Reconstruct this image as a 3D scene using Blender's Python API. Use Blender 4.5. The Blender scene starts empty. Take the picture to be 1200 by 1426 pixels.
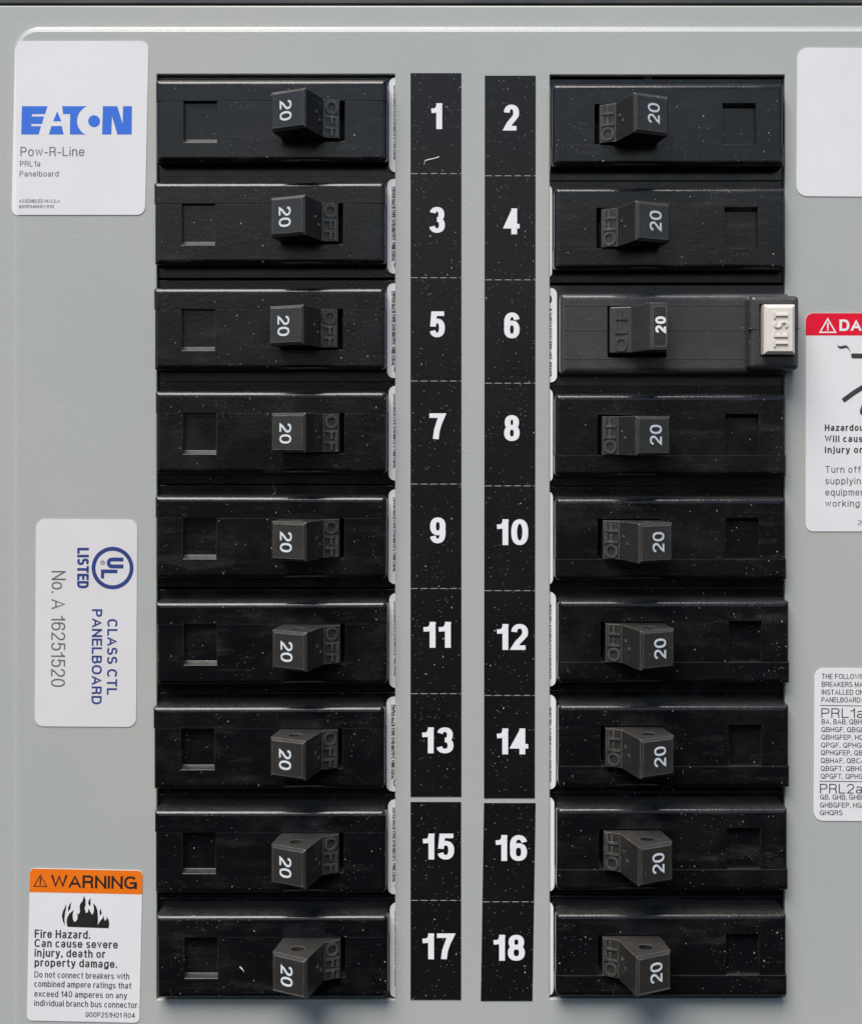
import bpy, bmesh, math, random
from mathutils import Vector, Matrix
from mathutils.geometry import tessellate_polygon
random.seed(7)
scene = bpy.context.scene
COL = scene.collection
# ---------------------------------------------------------------- units
# one "unit" below is 0.1765 mm (a 144-unit breaker pitch is one inch); x right, y DOWN on the panel face, z towards the viewer
U = 0.0001765
CX, CY, DIST = 625.0, 605.0, 1900.0        # where the camera stands in front of the cover

def W(x, y, z=0.0):                        # panel position -> world
    return Vector(((x - 600) * U, -z * U, (713 - y) * U))

# ---------------------------------------------------------------- camera
cd = bpy.data.cameras.new('camera')
cam = bpy.data.objects.new('camera', cd); COL.objects.link(cam)
cd.sensor_fit = 'HORIZONTAL'; cd.sensor_width = 36.0
cd.lens = 36.0 * DIST / 1200.0
cd.shift_x = (600 - CX) / 1200.0
cd.shift_y = -(713 - CY) / 1200.0
cam.location = W(CX, CY, DIST); cam.rotation_euler = (math.radians(90), 0, 0)
cd.clip_start = 0.01; cd.clip_end = 50
scene.camera = cam

# ---------------------------------------------------------------- world and sun
SUN_EL, SUN_AZ = 46.0, 197.0               # azimuth clockwise from +Y (north): 180 is behind the camera
world = bpy.data.worlds.new('World'); scene.world = world; world.use_nodes = True
wn = world.node_tree
sky = wn.nodes.new('ShaderNodeTexSky'); sky.sky_type = 'NISHITA'; sky.sun_disc = False
sky.sun_elevation = math.radians(SUN_EL); sky.sun_rotation = math.radians(SUN_AZ)
sky.air_density = 0.5; sky.dust_density = 0.3; sky.ozone_density = 2.0
bg = wn.nodes['Background']; bg.inputs[1].default_value = 0.066
LEAN = math.radians(13)                     # the panel leans a little towards the viewer: sky and sun are turned by the same angle
_tc = wn.nodes.new('ShaderNodeTexCoord'); _mp = wn.nodes.new('ShaderNodeMapping'); _mp.inputs['Rotation'].default_value = (LEAN, 0, 0)
wn.links.new(_tc.outputs['Generated'], _mp.inputs['Vector']); wn.links.new(_mp.outputs[0], sky.inputs['Vector'])
wn.links.new(sky.outputs[0], bg.inputs[0])
sl = bpy.data.lights.new('sun', 'SUN'); sl.energy = 3.1; sl.angle = math.radians(42); sl.color = (1.0, 0.95, 0.90)
sun = bpy.data.objects.new('sun', sl); COL.objects.link(sun)
_el, _az = math.radians(SUN_EL), math.radians(SUN_AZ)
_to = Vector((math.sin(_az) * math.cos(_el), math.cos(_az) * math.cos(_el), math.sin(_el)))
_to = Matrix.Rotation(-LEAN, 3, 'X') @ _to
sun.rotation_euler = _to.to_track_quat('Z', 'Y').to_euler()
sun.location = W(600, -2000, 3000)
vs = scene.view_settings
vs.view_transform = 'Standard'; vs.look = 'None'; vs.exposure = 0.66; vs.gamma = 1.0

# ---------------------------------------------------------------- materials
def speck_mask(nt, scale_px, density, size, seed=0.0, stretch=(1, 1, 1)):
    """small random flecks scattered in world space; returns a 0..1 socket"""
    N, L = nt.nodes, nt.links
    geo = N.new('ShaderNodeNewGeometry')
    mp = N.new('ShaderNodeMapping'); s = 1.0 / (scale_px * U)
    mp.inputs['Scale'].default_value = (s * stretch[0], s * stretch[1], s * stretch[2])
    mp.inputs['Location'].default_value = (seed, seed * 1.7, seed * .3)
    L.new(geo.outputs['Position'], mp.inputs['Vector'])
    nz = N.new('ShaderNodeTexNoise'); nz.inputs['Scale'].default_value = 2.2; nz.inputs['Detail'].default_value = 1
    L.new(mp.outputs[0], nz.inputs['Vector'])
    mx = N.new('ShaderNodeVectorMath'); mx.operation = 'MULTIPLY_ADD'
    mx.inputs[1].default_value = (.35, .35, .35)
    L.new(nz.outputs['Color'], mx.inputs[0]); L.new(mp.outputs[0], mx.inputs[2])
    vo = N.new('ShaderNodeTexVoronoi'); vo.feature = 'F1'; vo.inputs['Scale'].default_value = 1.0
    L.new(mx.outputs[0], vo.inputs['Vector'])
    sep = N.new('ShaderNodeSeparateColor'); L.new(vo.outputs['Color'], sep.inputs[0])
    a = N.new('ShaderNodeMath'); a.operation = 'SUBTRACT'; a.inputs[1].default_value = 1 - density
    L.new(sep.outputs[0], a.inputs[0])
    b = N.new('ShaderNodeMath'); b.operation = 'MULTIPLY'; b.inputs[1].default_value = size / max(density, .01)
    L.new(a.outputs[0], b.inputs[0])
    c = N.new('ShaderNodeMath'); c.operation = 'SUBTRACT'
    L.new(b.outputs[0], c.inputs[0]); L.new(vo.outputs['Distance'], c.inputs[1])
    d = N.new('ShaderNodeMath'); d.operation = 'MULTIPLY'; d.use_clamp = True; d.inputs[1].default_value = 25.0
    L.new(c.outputs[0], d.inputs[0])
    return d.outputs[0]

def world_noise(nt, scale_px, detail=3, rough=.5, stretch=(1, 1, 1)):
    N, L = nt.nodes, nt.links
    geo = N.new('ShaderNodeNewGeometry')
    mp = N.new('ShaderNodeMapping'); s = 1.0 / (scale_px * U)
    mp.inputs['Scale'].default_value = (s * stretch[0], s * stretch[1], s * stretch[2])
    L.new(geo.outputs['Position'], mp.inputs['Vector'])
    nz = N.new('ShaderNodeTexNoise'); nz.inputs['Scale'].default_value = 1.0
    nz.inputs['Detail'].default_value = detail; nz.inputs['Roughness'].default_value = rough
    L.new(mp.outputs[0], nz.inputs['Vector'])
    return nz.outputs['Fac']

def ramp(nt, fac, a, b, p0=0.3, p1=0.7):
    r = nt.nodes.new('ShaderNodeMapRange'); r.clamp = True
    r.inputs['From Min'].default_value = p0; r.inputs['From Max'].default_value = p1
    r.inputs['To Min'].default_value = a; r.inputs['To Max'].default_value = b
    nt.links.new(fac, r.inputs['Value']); return r.outputs[0]

def mixc(nt, fac, c1, c2):
    m = nt.nodes.new('ShaderNodeMix'); m.data_type = 'RGBA'
    if isinstance(fac, (int, float)): m.inputs[0].default_value = fac
    else: nt.links.new(fac, m.inputs[0])
    for i, c in ((6, c1), (7, c2)):
        if isinstance(c, tuple): m.inputs[i].default_value = (*c, 1)
        else: nt.links.new(c, m.inputs[i])
    return m.outputs[2]

def add_bump(nt, bsdf, parts, dist_px):
    """parts: list of (socket, strength) chained"""
    prev = None
    for sock, st in parts:
        b = nt.nodes.new('ShaderNodeBump'); b.inputs['Strength'].default_value = st
        b.inputs['Distance'].default_value = dist_px * U
        nt.links.new(sock, b.inputs['Height'])
        if prev is not None: nt.links.new(prev, b.inputs['Normal'])
        prev = b.outputs[0]
    nt.links.new(prev, bsdf.inputs['Normal'])

def base_mat(name, color, rough, spec=0.5):
    m = bpy.data.materials.new(name); m.use_nodes = True
    b = m.node_tree.nodes['Principled BSDF']
    b.inputs['Base Color'].default_value = (*color, 1); b.inputs['Roughness'].default_value = rough
    b.inputs['Specular IOR Level'].default_value = spec
    return m, m.node_tree, b

def edge_mask(nt, radius_px, gain):
    """rubbed edges: where the rounded-corner normal leaves the true one"""
    N, L = nt.nodes, nt.links
    bv = N.new('ShaderNodeBevel'); bv.samples = 4; bv.inputs['Radius'].default_value = radius_px * U
    geo = N.new('ShaderNodeNewGeometry')
    dt = N.new('ShaderNodeVectorMath'); dt.operation = 'DOT_PRODUCT'
    L.new(bv.outputs[0], dt.inputs[0]); L.new(geo.outputs['Normal'], dt.inputs[1])
    mr = N.new('ShaderNodeMapRange'); mr.clamp = True
    mr.inputs['From Min'].default_value = 1.0; mr.inputs['From Max'].default_value = 1.0 - gain
    L.new(dt.outputs['Value'], mr.inputs['Value']); return mr.outputs[0]

def mult(nt, a_, b_):
    q = nt.nodes.new('ShaderNodeMath'); q.operation = 'MULTIPLY'
    for i, v in enumerate((a_, b_)):
        if isinstance(v, (int, float)): q.inputs[i].default_value = v
        else: nt.links.new(v, q.inputs[i])
    return q.outputs[0]

def black_plastic(name, col, smudge, rough=.28, dust=1.0, wave=.25, edge=(.10, .098, .095), ek=.8, spec=.5, er=1.1, eg=.22):
    m, nt, b = base_mat(name, col, rough, spec)
    smd = world_noise(nt, 60, 5, .65)
    c = mixc(nt, ramp(nt, smd, 0, .8, .52, .80), col, smudge)
    sc_ = world_noise(nt, 14, 4, .6, (.35, 1, 1.6))
    c = mixc(nt, ramp(nt, sc_, 0, .35, .62, .80), c, (.05, .048, .05))
    em = mult(nt, edge_mask(nt, er, eg), ramp(nt, world_noise(nt, 16, 4, .7), .25, 1, .35, .65))
    c = mixc(nt, mult(nt, em, ek), c, edge)
    cl = world_noise(nt, 80, 2, .5)                        # dust gathers in patches
    k = ramp(nt, cl, .12, 1.0, .42, .60)
    c = mixc(nt, mult(nt, speck_mask(nt, 3.0, .26 * dust, .27, 3.1), k), c, (.17, .165, .16))
    c = mixc(nt, mult(nt, speck_mask(nt, 6.0, .30 * dust, .16, 11.3, (1, 1, .75)), ramp(nt, cl, .5, 1, .40, .6)), c, (.46, .445, .42))
    nrm = nt.nodes.new('ShaderNodeNewGeometry'); sx = nt.nodes.new('ShaderNodeSeparateXYZ'); nt.links.new(nrm.outputs['Normal'], sx.inputs[0])
    film = mult(nt, ramp(nt, sx.outputs[2], 0, .55, .45, .95), ramp(nt, world_noise(nt, 12, 4, .7), .3, 1, .3, .7))   # fine dust settled on ledges
    c = mixc(nt, film, c, (.075, .070, .062))
    wipe = world_noise(nt, 26, 5, .7, (.25, 1, 1.3))
    c = mixc(nt, mult(nt, ramp(nt, wipe, 0, .40, .54, .76), ramp(nt, cl, .3, 1, .35, .6)), c, (.065, .062, .060))
    nt.links.new(c, b.inputs['Base Color'])
    oi = nt.nodes.new('ShaderNodeObjectInfo')
    ad = nt.nodes.new('ShaderNodeMath'); ad.operation = 'ADD'
    nt.links.new(ramp(nt, smd, rough, rough + .18, .35, .75), ad.inputs[0]); nt.links.new(ramp(nt, oi.outputs['Random'], -.03, .05, 0, 1), ad.inputs[1])
    nt.links.new(ad.outputs[0], b.inputs['Roughness'])
    add_bump(nt, b, [(world_noise(nt, 60, 2, .4), wave), (world_noise(nt, 4.0, 3, .6), .07)], 3.0)
    return m

M = {}
M['case'] = black_plastic('black_plastic', (.0055, .0055, .0068), (.016, .015, .016), .12, 1.05, .11)
M['gfci'] = black_plastic('satin_black_plastic', (.050, .048, .049), (.075, .072, .072), .20, .9, .10)
M['handle'] = black_plastic('handle_plastic', (.033, .031, .028), (.052, .048, .042), .17, .45, .07, (.26, .25, .235), 1.0, .5, 1.6, .07)
M['bore'] = black_plastic('unworn_black_plastic', (.006, .006, .006), (.010, .010, .010), .5, .1, .02)  # darker than the handle: shade inside the pull holes, put into the colour

m, nt, b = base_mat('grey_enamel', (.50, .515, .49), .34)
big = world_noise(nt, 420, 3, .5)
c = mixc(nt, ramp(nt, big, 0, 1, .3, .7), (.425, .448, .428), (.470, .478, .445))
c = mixc(nt, speck_mask(nt, 20, .30, .045, 2.0), c, (.80, .80, .77))
c = mixc(nt, speck_mask(nt, 34, .26, .035, 9.0, (1, 1, 1.3)), c, (.16, .16, .15))
c = mixc(nt, ramp(nt, world_noise(nt, 9, 4, .7), 0, .05, .6, .85), c, (.38, .385, .36))
nt.links.new(c, b.inputs['Base Color'])
nt.links.new(ramp(nt, world_noise(nt, 90, 4, .6), .24, .36), b.inputs['Roughness'])
add_bump(nt, b, [(world_noise(nt, 5.5, 3, .55), .16), (world_noise(nt, 160, 1, .5), .14)], 1.2)
M['paint'] = m

def paper(name, col, rough=.42, dirt=1.0, tint=(.84, .84, .84)):
    m, nt, b = base_mat(name, col, rough, .4)
    c = mixc(nt, ramp(nt, world_noise(nt, 110, 3, .6), 0, .35, .4, .8), col, tuple(x * y for x, y in zip(col, tint)))
    c = mixc(nt, speck_mask(nt, 20, .30 * dirt, .06, 4.0), c, tuple(x * .45 for x in col))
    c = mixc(nt, speck_mask(nt, 9, .10 * dirt, .06, 14.0), c, tuple(x * .65 for x in col))
    nt.links.new(c, b.inputs['Base Color'])
    add_bump(nt, b, [(world_noise(nt, 9, 3, .6), .16), (world_noise(nt, 60, 2, .5), .25)], 1.0)
    return m
M['white'] = paper('white_sticker_vinyl', (.82, .81, .815))
M['silver'] = paper('pearl_sticker_vinyl', (.76, .74, .735), .38)
M['orange'] = paper('orange_ink', (.90, .19, .008), .4, .5)
M['red'] = paper('red_ink', (.80, .004, .03), .38, .3)
M['button'] = paper('cream_plastic', (.80, .74, .66), .38, .25)

m, nt, b = base_mat('black_strip_vinyl', (.008, .0065, .007), .25, .4)
c = mixc(nt, speck_mask(nt, 3.0, .30, .27, 6.1), (.008, .0065, .007), (.20, .19, .18))
c = mixc(nt, speck_mask(nt, 6.0, .32, .15, 21.0, (1, 1, .75)), c, (.50, .485, .46))
nt.links.new(c, b.inputs['Base Color'])
nt.links.new(ramp(nt, world_noise(nt, 120, 3, .5), .24, .36), b.inputs['Roughness'])
add_bump(nt, b, [(world_noise(nt, 5, 3, .6), .15)], 1.0)
M['strip'] = m

def ink(name, col, rough=.5):
    m, nt, b = base_mat(name, col, rough, .35)
    c = mixc(nt, ramp(nt, world_noise(nt, 3.0, 3, .7), 0, .35, .5, .8), col, tuple(min(1, x * 1.3 + .04) for x in col))
    nt.links.new(c, b.inputs['Base Color']); return m
M['ink_black'] = ink('black_ink', (.018, .015, .015))
M['ink_dark'] = ink('dark_grey_ink', (.050, .046, .048))
M['ink_grey'] = ink('grey_ink', (.15, .146, .146))
M['ink_blue'] = ink('bright_blue_ink', (.040, .170, .70))
M['ink_navy'] = ink('navy_ink', (.030, .055, .22))
M['ink_white'] = ink('white_ink', (.86, .87, .88))
M['ink_rating'] = ink('pale_rating_ink', (.66, .72, .76))
M['perf'] = ink('pale_perforation_edge', (.34, .33, .31))
m, nt, b = base_mat('dark_interior_metal', (.02, .021, .023), .5)
nt.links.new(mixc(nt, ramp(nt, world_noise(nt, 150, 3), 0, 1), (.012, .013, .015), (.035, .035, .037)), b.inputs['Base Color'])
M['dark'] = m
m, nt, b = base_mat('grey_green_enclosure_metal', (.1, .1, .105), .45)
nt.links.new(mixc(nt, ramp(nt, world_noise(nt, 150, 3), 0, 1), (.03, .035, .04), (.07, .07, .072)), b.inputs['Base Color'])
M['rim'] = m
m, nt, b = base_mat('pale_zinc_metal', (.42, .41, .39), .4)
b.inputs['Metallic'].default_value = .7
nt.links.new(mixc(nt, ramp(nt, world_noise(nt, 8, 3), 0, 1), (.34, .33, .31), (.5, .49, .46)), b.inputs['Base Color'])
M['zinc'] = m
m, nt, b = base_mat('dried_paint_fleck', (.7, .68, .62), .6)
nt.links.new(mixc(nt, ramp(nt, world_noise(nt, 4, 3), 0, 1), (.78, .76, .70), (.55, .50, .42)), b.inputs['Base Color'])
M['fleck'] = m
m, nt, b = base_mat('tan_fibre', (.30, .22, .14), .7)
nt.links.new(mixc(nt, ramp(nt, world_noise(nt, 5, 3), 0, 1), (.34, .26, .17), (.20, .14, .09)), b.inputs['Base Color'])
M['fibre'] = m

# ---------------------------------------------------------------- object helpers
# local mesh space: (x right, y up, z towards viewer) in units, turned into Blender (x, -z, y)
def L2B(p): return Vector((p[0] * U, -p[2] * U, p[1] * U))

def link_mesh(name, verts, faces, mat, parent=None, smooth=None, loc=None):
    me = bpy.data.meshes.new(name)
    me.from_pydata([L2B(v) for v in verts], [], faces)
    me.validate(); me.update()
    return link_me(name, me, mat, parent, smooth, loc)

def link_me(name, me, mat, parent=None, smooth=None, loc=None):
    if mat and not me.materials: me.materials.append(mat)
    o = bpy.data.objects.new(name, me); COL.objects.link(o)
    if parent is not None: o.parent = parent
    if loc is not None: o.location = loc
    if smooth is not None:
        me.shade_smooth() if hasattr(me, 'shade_smooth') else None
        me.set_sharp_from_angle(angle=math.radians(smooth))
    return o

def tag(o, label=None, cat=None, group=None, kind=None):
    for k, v in (('label', label), ('category', cat), ('group', group), ('kind', kind)):
        if v: o[k] = v
    return o

def empty(name, loc, rot=0.0):
    o = bpy.data.objects.new(name, None); COL.objects.link(o)
    o.empty_display_size = .01; o.location = loc; o.rotation_euler = (0, rot, 0); return o

def copy_tree(o, parent=None):
    c = o.copy(); COL.objects.link(c)
    if parent is not None: c.parent = parent
    for ch in [x for x in bpy.data.objects if x.parent == o]: copy_tree(ch, c)
    return c

# bmesh in unit space -----------------------------------------------------------
def box_bm(x0, x1, y0, y1, z0, z1):
    bm = bmesh.new()
    v = [bm.verts.new(p) for p in ((x0,y0,z0),(x1,y0,z0),(x1,y1,z0),(x0,y1,z0),(x0,y0,z1),(x1,y0,z1),(x1,y1,z1),(x0,y1,z1))]
    for f in ((0,3,2,1),(4,5,6,7),(0,1,5,4),(1,2,6,5),(2,3,7,6),(3,0,4,7)): bm.faces.new([v[i] for i in f])
    return bm

def round_block(x0, x1, y0, y1, z0, z1, r=6.0, rc0=3.0, rc1=7.0, draft=0.0, seg=4):
    """a block with rounded plan corners (rc0 at x0, rc1 at x1), rounded top rim r and drafted walls"""
    bm = bmesh.new(); rings = []
    q = seg + 1
    rx = r*1.35
    prof = [(draft, z0), (0, z1 - r)] + [(-rx*(1-math.cos(math.radians(90*k/q))), z1 - r + r*math.sin(math.radians(90*k/q))) for k in range(1, q+1)]
    for off, z in prof:
        ring = []
        for (sx, sy, a0, rc) in ((1, 1, 0, rc1), (-1, 1, 90, rc0), (-1, -1, 180, rc0), (1, -1, 270, rc1)):
            re = max(rc + off, .35)
            ex = (x1 + off - re) if sx > 0 else (x0 - off + re); ey = (y1 + off - re) if sy > 0 else (y0 - off + re)
            for k in range(seg + 1):
                a = math.radians(a0 + 90*k/seg); ring.append(bm.verts.new((ex + re*math.cos(a), ey + re*math.sin(a), z)))
        rings.append(ring)
    n = len(rings[0])
    for a, b_ in zip(rings, rings[1:]):
        for i in range(n): bm.faces.new((a[i], a[(i+1) % n], b_[(i+1) % n], b_[i]))
    bm.faces.new(list(reversed(rings[0]))); bm.faces.new(rings[-1])
    bmesh.ops.remove_doubles(bm, verts=bm.verts, dist=1e-4)
    bmesh.ops.recalc_face_normals(bm, faces=bm.faces)
    return bm

def bm_obj(bm, name='tmp'):
    me = bpy.data.meshes.new(name); bm.to_mesh(me); bm.free()
    o = bpy.data.objects.new(name, me); COL.objects.link(o); return o

def evaluated(o, name):
    dg = bpy.context.evaluated_depsgraph_get(); dg.update()
    return bpy.data.meshes.new_from_object(o.evaluated_get(dg))

def boolean(bm, ops, bevel=0.0, seg=1):
    """ops: list of (operation, bmesh). All in unit space. Returns a Mesh in unit space."""
    o = bm_obj(bm); tools = []
    for op, t in ops:
        to = bm_obj(t); tools.append(to)
        md = o.modifiers.new('b', 'BOOLEAN'); md.operation = op; md.object = to; md.solver = 'EXACT'
    if bevel:
        bv = o.modifiers.new('v', 'BEVEL'); bv.width = bevel; bv.segments = seg; bv.limit_method = 'ANGLE'; bv.angle_limit = math.radians(50)
        bv.use_clamp_overlap = True
    me = evaluated(o, 'm')
    for x in [o] + tools:
        d = x.data; bpy.data.objects.remove(x); bpy.data.meshes.remove(d)
    return me

def join_meshes(meshes):
    bm = bmesh.new()
    for me in meshes:
        bm.from_mesh(me); bpy.data.meshes.remove(me)
    return bm

def finish(bm_or_me, name, mat, parent=None, smooth=35, loc=None):
    """unit-space bmesh or Mesh -> linked Blender object"""
    me = bm_or_me
    if isinstance(me, bmesh.types.BMesh):
        n = bpy.data.meshes.new(name); me.to_mesh(n); me.free(); me = n
    T = Matrix(((U,0,0,0),(0,0,-U,0),(0,U,0,0),(0,0,0,1)))
    me.transform(T); me.name = name; me.update()
    me.materials.clear()
    if smooth is not None:
        me.shade_smooth(); me.set_sharp_from_angle(angle=math.radians(smooth))
        t = bpy.data.objects.new('t', me); COL.objects.link(t)
        wnm = t.modifiers.new('w', 'WEIGHTED_NORMAL'); wnm.mode = 'FACE_AREA'; wnm.weight = 100; wnm.thresh = .0001; wnm.keep_sharp = True
        n = evaluated(t, name); bpy.data.objects.remove(t); bpy.data.meshes.remove(me)
        n.name = name; me = n
    return link_me(name, me, mat, parent, None, loc)

# ---------------------------------------------------------------- stroke lettering
G = {
'A':(.70,["0,0 .35,1.04 .70,0",".13,.30 .57,.30"]), 'B':(.60,["0,0 0,1 .34,1 a:.34,.77,.22,.23,90,-90 0,.54",".34,.54 a:.34,.27,.26,.27,90,-90 0,0"]),
'C':(.68,["a:.35,.5,.35,.5,38,322"]), 'D':(.65,["0,0 0,1 .3,1 a:.3,.5,.35,.5,90,-90 0,0"]), 'E':(.52,[".52,1 0,1 0,0 .54,0","0,.53 .48,.53"]),
'F':(.50,[".5,1 0,1 0,0","0,.52 .44,.52"]), 'G':(.72,["a:.36,.5,.36,.5,40,345",".4,.46 .72,.46 .72,0"]), 'H':(.62,["0,0 0,1",".62,0 .62,1","0,.53 .62,.53"]),
'I':(0,["0,0 0,1"]), 'J':(.45,[".45,1 .45,.25 a:.225,.25,.225,.25,0,-170"]), 'K':(.62,["0,0 0,1","0,.33 .58,1",".18,.52 .62,0"]), 'L':(.48,["0,1 0,0 .48,0"]),
'M':(.74,["0,0 0,1",".74,0 .74,1","0,1 .37,0 .74,1"]), 'N':(.62,["0,0 0,1","0,1 .62,0",".62,0 .62,1"]), 'O':(.74,["o:.37,.5,.37,.5"]),
'P':(.57,["0,0 0,1 .3,1 a:.3,.73,.27,.27,90,-90 0,.46"]), 'Q':(.74,["o:.37,.5,.37,.5",".45,.25 .74,-.02"]), 'R':(.60,["0,0 0,1 .32,1 a:.32,.74,.26,.26,90,-90 0,.48",".32,.48 a:.32,.26,.24,.22,90,0 .58,0"]),
'S':(.58,["a:.29,.75,.26,.25,22,270 a:.29,.25,.29,.25,90,-158"]), 'T':(.58,["0,1 .58,1",".29,0 .29,1"]), 'U':(.62,["0,1 0,.3 a:.31,.3,.31,.3,180,360 .62,1"]),
'V':(.66,["0,1 .33,-.03 .66,1"]), 'W':(.95,["0,1 .23,-.03 .475,1.03 .72,-.03 .95,1"]), 'X':(.6,["0,0 .6,1","0,1 .6,0"]), 'Y':(.62,["0,1 .31,.44 .62,1",".31,.44 .31,0"]), 'Z':(.58,["0,1 .56,1 0,0 .58,0"]),
'0':(.54,["o:.27,.5,.27,.5"]), '1':(.27,[".27,0 .27,1","0,.76 .11,.77 .2,.84 .26,1"]), '2':(.55,["a:.275,.72,.265,.28,178,-22 .40,.45 .16,.22 .03,0 .56,0"]),
'3':(.53,["a:.26,.755,.24,.245,165,-90","a:.26,.26,.27,.26,90,-168"]), '4':(.58,[".43,0 .43,1",".40,.98 .02,.27 .58,.27"]), '5':(.54,[".50,1 .10,1 .055,.50","a:.27,.33,.27,.33,150,-160"]),
'6':(.54,["o:.27,.31,.27,.31","a:.28,.62,.28,.38,20,180 0,.45"]), '7':(.53,["0,1 .54,1 .37,.64 .25,.3 .21,0"]), '8':(.54,["o:.27,.76,.235,.24","o:.27,.27,.27,.27"]),
'9':(.54,["o:.27,.69,.27,.31","a:.26,.38,.28,.38,-160,0 .54,.55"]),
'a':(.47,["a:.23,.53,.21,.19,165,0 .44,.1 .47,0","o:.21,.19,.21,.19"]), 'b':(.5,["0,0 0,1","o:.25,.36,.25,.36"]), 'c':(.46,["a:.24,.36,.24,.36,42,318"]), 'd':(.5,["o:.25,.36,.25,.36",".5,0 .5,1"]),
'e':(.5,["0,.37 .5,.37 a:.25,.36,.25,.36,0,322"]), 'f':(.28,[".3,1 .2,.98 .14,.88 .14,0","0,.7 .28,.7"]), 'g':(.5,["o:.25,.36,.25,.36",".5,.72 .5,-.02 a:.25,-.02,.25,.22,0,-155"]),
'h':(.46,["0,0 0,1","0,.45 a:.23,.45,.23,.27,180,0 .46,0"]), 'i':(0,["0,0 0,.66","0,.955 0,1.0"]), 'j':(.06,[".06,.66 .06,-.16 -.04,-.24",".06,.955 .06,1.0"]), 'k':(.45,["0,0 0,1","0,.26 .42,.72",".15,.42 .46,0"]),
'l':(0,["0,0 0,1"]), 'm':(.74,["0,0 0,.72","0,.5 a:.185,.5,.185,.22,180,0 .37,0",".37,.5 a:.555,.5,.185,.22,180,0 .74,0"]), 'n':(.46,["0,0 0,.72","0,.45 a:.23,.45,.23,.27,180,0 .46,0"]),
'o':(.5,["o:.25,.36,.25,.36"]), 'p':(.5,["0,-.26 0,.72","o:.25,.36,.25,.36"]), 'q':(.5,[".5,-.26 .5,.72","o:.25,.36,.25,.36"]), 'r':(.25,["0,0 0,.72","0,.42 a:.22,.42,.22,.30,180,82"]),
's':(.42,["a:.21,.54,.19,.18,22,270 a:.21,.18,.21,.18,90,-158"]), 't':(.28,[".13,.93 .13,.12 .2,0 .28,0","0,.7 .27,.7"]), 'u':(.46,["0,.72 0,.25 a:.23,.25,.23,.25,180,360",".46,0 .46,.72"]),
'v':(.46,["0,.72 .23,-.02 .46,.72"]), 'w':(.72,["0,.72 .18,-.02 .36,.72 .54,-.02 .72,.72"]), 'x':(.44,["0,0 .44,.72","0,.72 .44,0"]), 'y':(.46,["0,.72 .24,0",".46,.72 .2,-.2 .04,-.25"]), 'z':(.42,["0,.72 .42,.72 0,0 .42,0"]),
'.':(0,["0,0 0,.04"]), ',':(.02,[".02,.05 0,-.1"]), '-':(.28,["0,.36 .28,.36"]), ':':(0,["0,.05 0,.1","0,.6 0,.65"]), '/':(.3,["0,-.05 .3,1.0"]), '!':(0,["0,.32 0,1","0,0 0,.04"]), '~':(.4,["0,.34 .1,.42 .3,.3 .4,.38"]), '\u00b0':(.22,["o:.11,.86,.11,.12"]),
}
def arc_pts(cx, cy, rx, ry, a0, a1, n=2.35):
    k = max(4, int(abs(a1 - a0) / 15)); out = []
    for i in range(k + 1):
        a = math.radians(a0 + (a1 - a0) * i / k); c, s = math.cos(a), math.sin(a)
        out.append((cx + rx * math.copysign(abs(c) ** (2 / n), c), cy + ry * math.copysign(abs(s) ** (2 / n), s)))
    return out
def parse(st):
    pts, closed = [], False
    for t in st.split():
        if t.startswith('a:'): pts += arc_pts(*map(float, t[2:].split(',')))
        elif t.startswith('o:'):
            pts += arc_pts(*map(float, t[2:].split(',')), 0, 360)[:-1]; closed = True
        else: pts.append(tuple(map(float, t.split(','))))
    return pts, closed
def ribbon(pts, closed, w, kx=1.0, ky=1.0, cap=True, ylim=None):
    """polyline -> list of (left, right) points"""
    q = [pts[0]]
    for p in pts[1:]:
        if math.hypot(p[0]-q[-1][0], p[1]-q[-1][1]) > w * .12: q.append(p)
    if closed and math.hypot(q[0][0]-q[-1][0], q[0][1]-q[-1][1]) < w*.12: q.pop()
    pts = q; n = len(pts)
    if n < 2: return [], []
    def dirv(a, b_):
        d = (b_[0]-a[0], b_[1]-a[1]); l = math.hypot(*d) or 1; return (d[0]/l, d[1]/l)
    if cap and not closed:
        d = dirv(pts[1], pts[0]); e = dirv(pts[-2], pts[-1])
        pts = [(pts[0][0]+d[0]*w/2*kx, pts[0][1]+d[1]*w/2*ky)] + pts[1:-1] + [(pts[-1][0]+e[0]*w/2*kx, pts[-1][1]+e[1]*w/2*ky)]
    L_, R_ = [], []
    for i in range(n):
        if closed: a, c = pts[(i-1) % n], pts[(i+1) % n]
        else: a, c = pts[max(0, i-1)], pts[min(n-1, i+1)]
        d1 = dirv(a, pts[i]) if a != pts[i] else dirv(pts[i], c)
        d2 = dirv(pts[i], c) if c != pts[i] else d1
        n1, n2 = (-d1[1], d1[0]), (-d2[1], d2[0])
        m_ = (n1[0]+n2[0], n1[1]+n2[1]); l = math.hypot(*m_)
        if l < .3: m_, k = n1, 1.0
        else:
            m_ = (m_[0]/l, m_[1]/l); k = min(2.6, 1.0 / max(.3, m_[0]*n1[0]+m_[1]*n1[1]))
        ox, oy = m_[0]*w/2*k*kx, m_[1]*w/2*k*ky
        for S, sg in ((L_, 1), (R_, -1)):
            x, y = pts[i][0]+sg*ox, pts[i][1]+sg*oy
            if ylim: y = min(max(y, ylim[0]), ylim[1])
            S.append((x, y))
    return L_, R_
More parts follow.
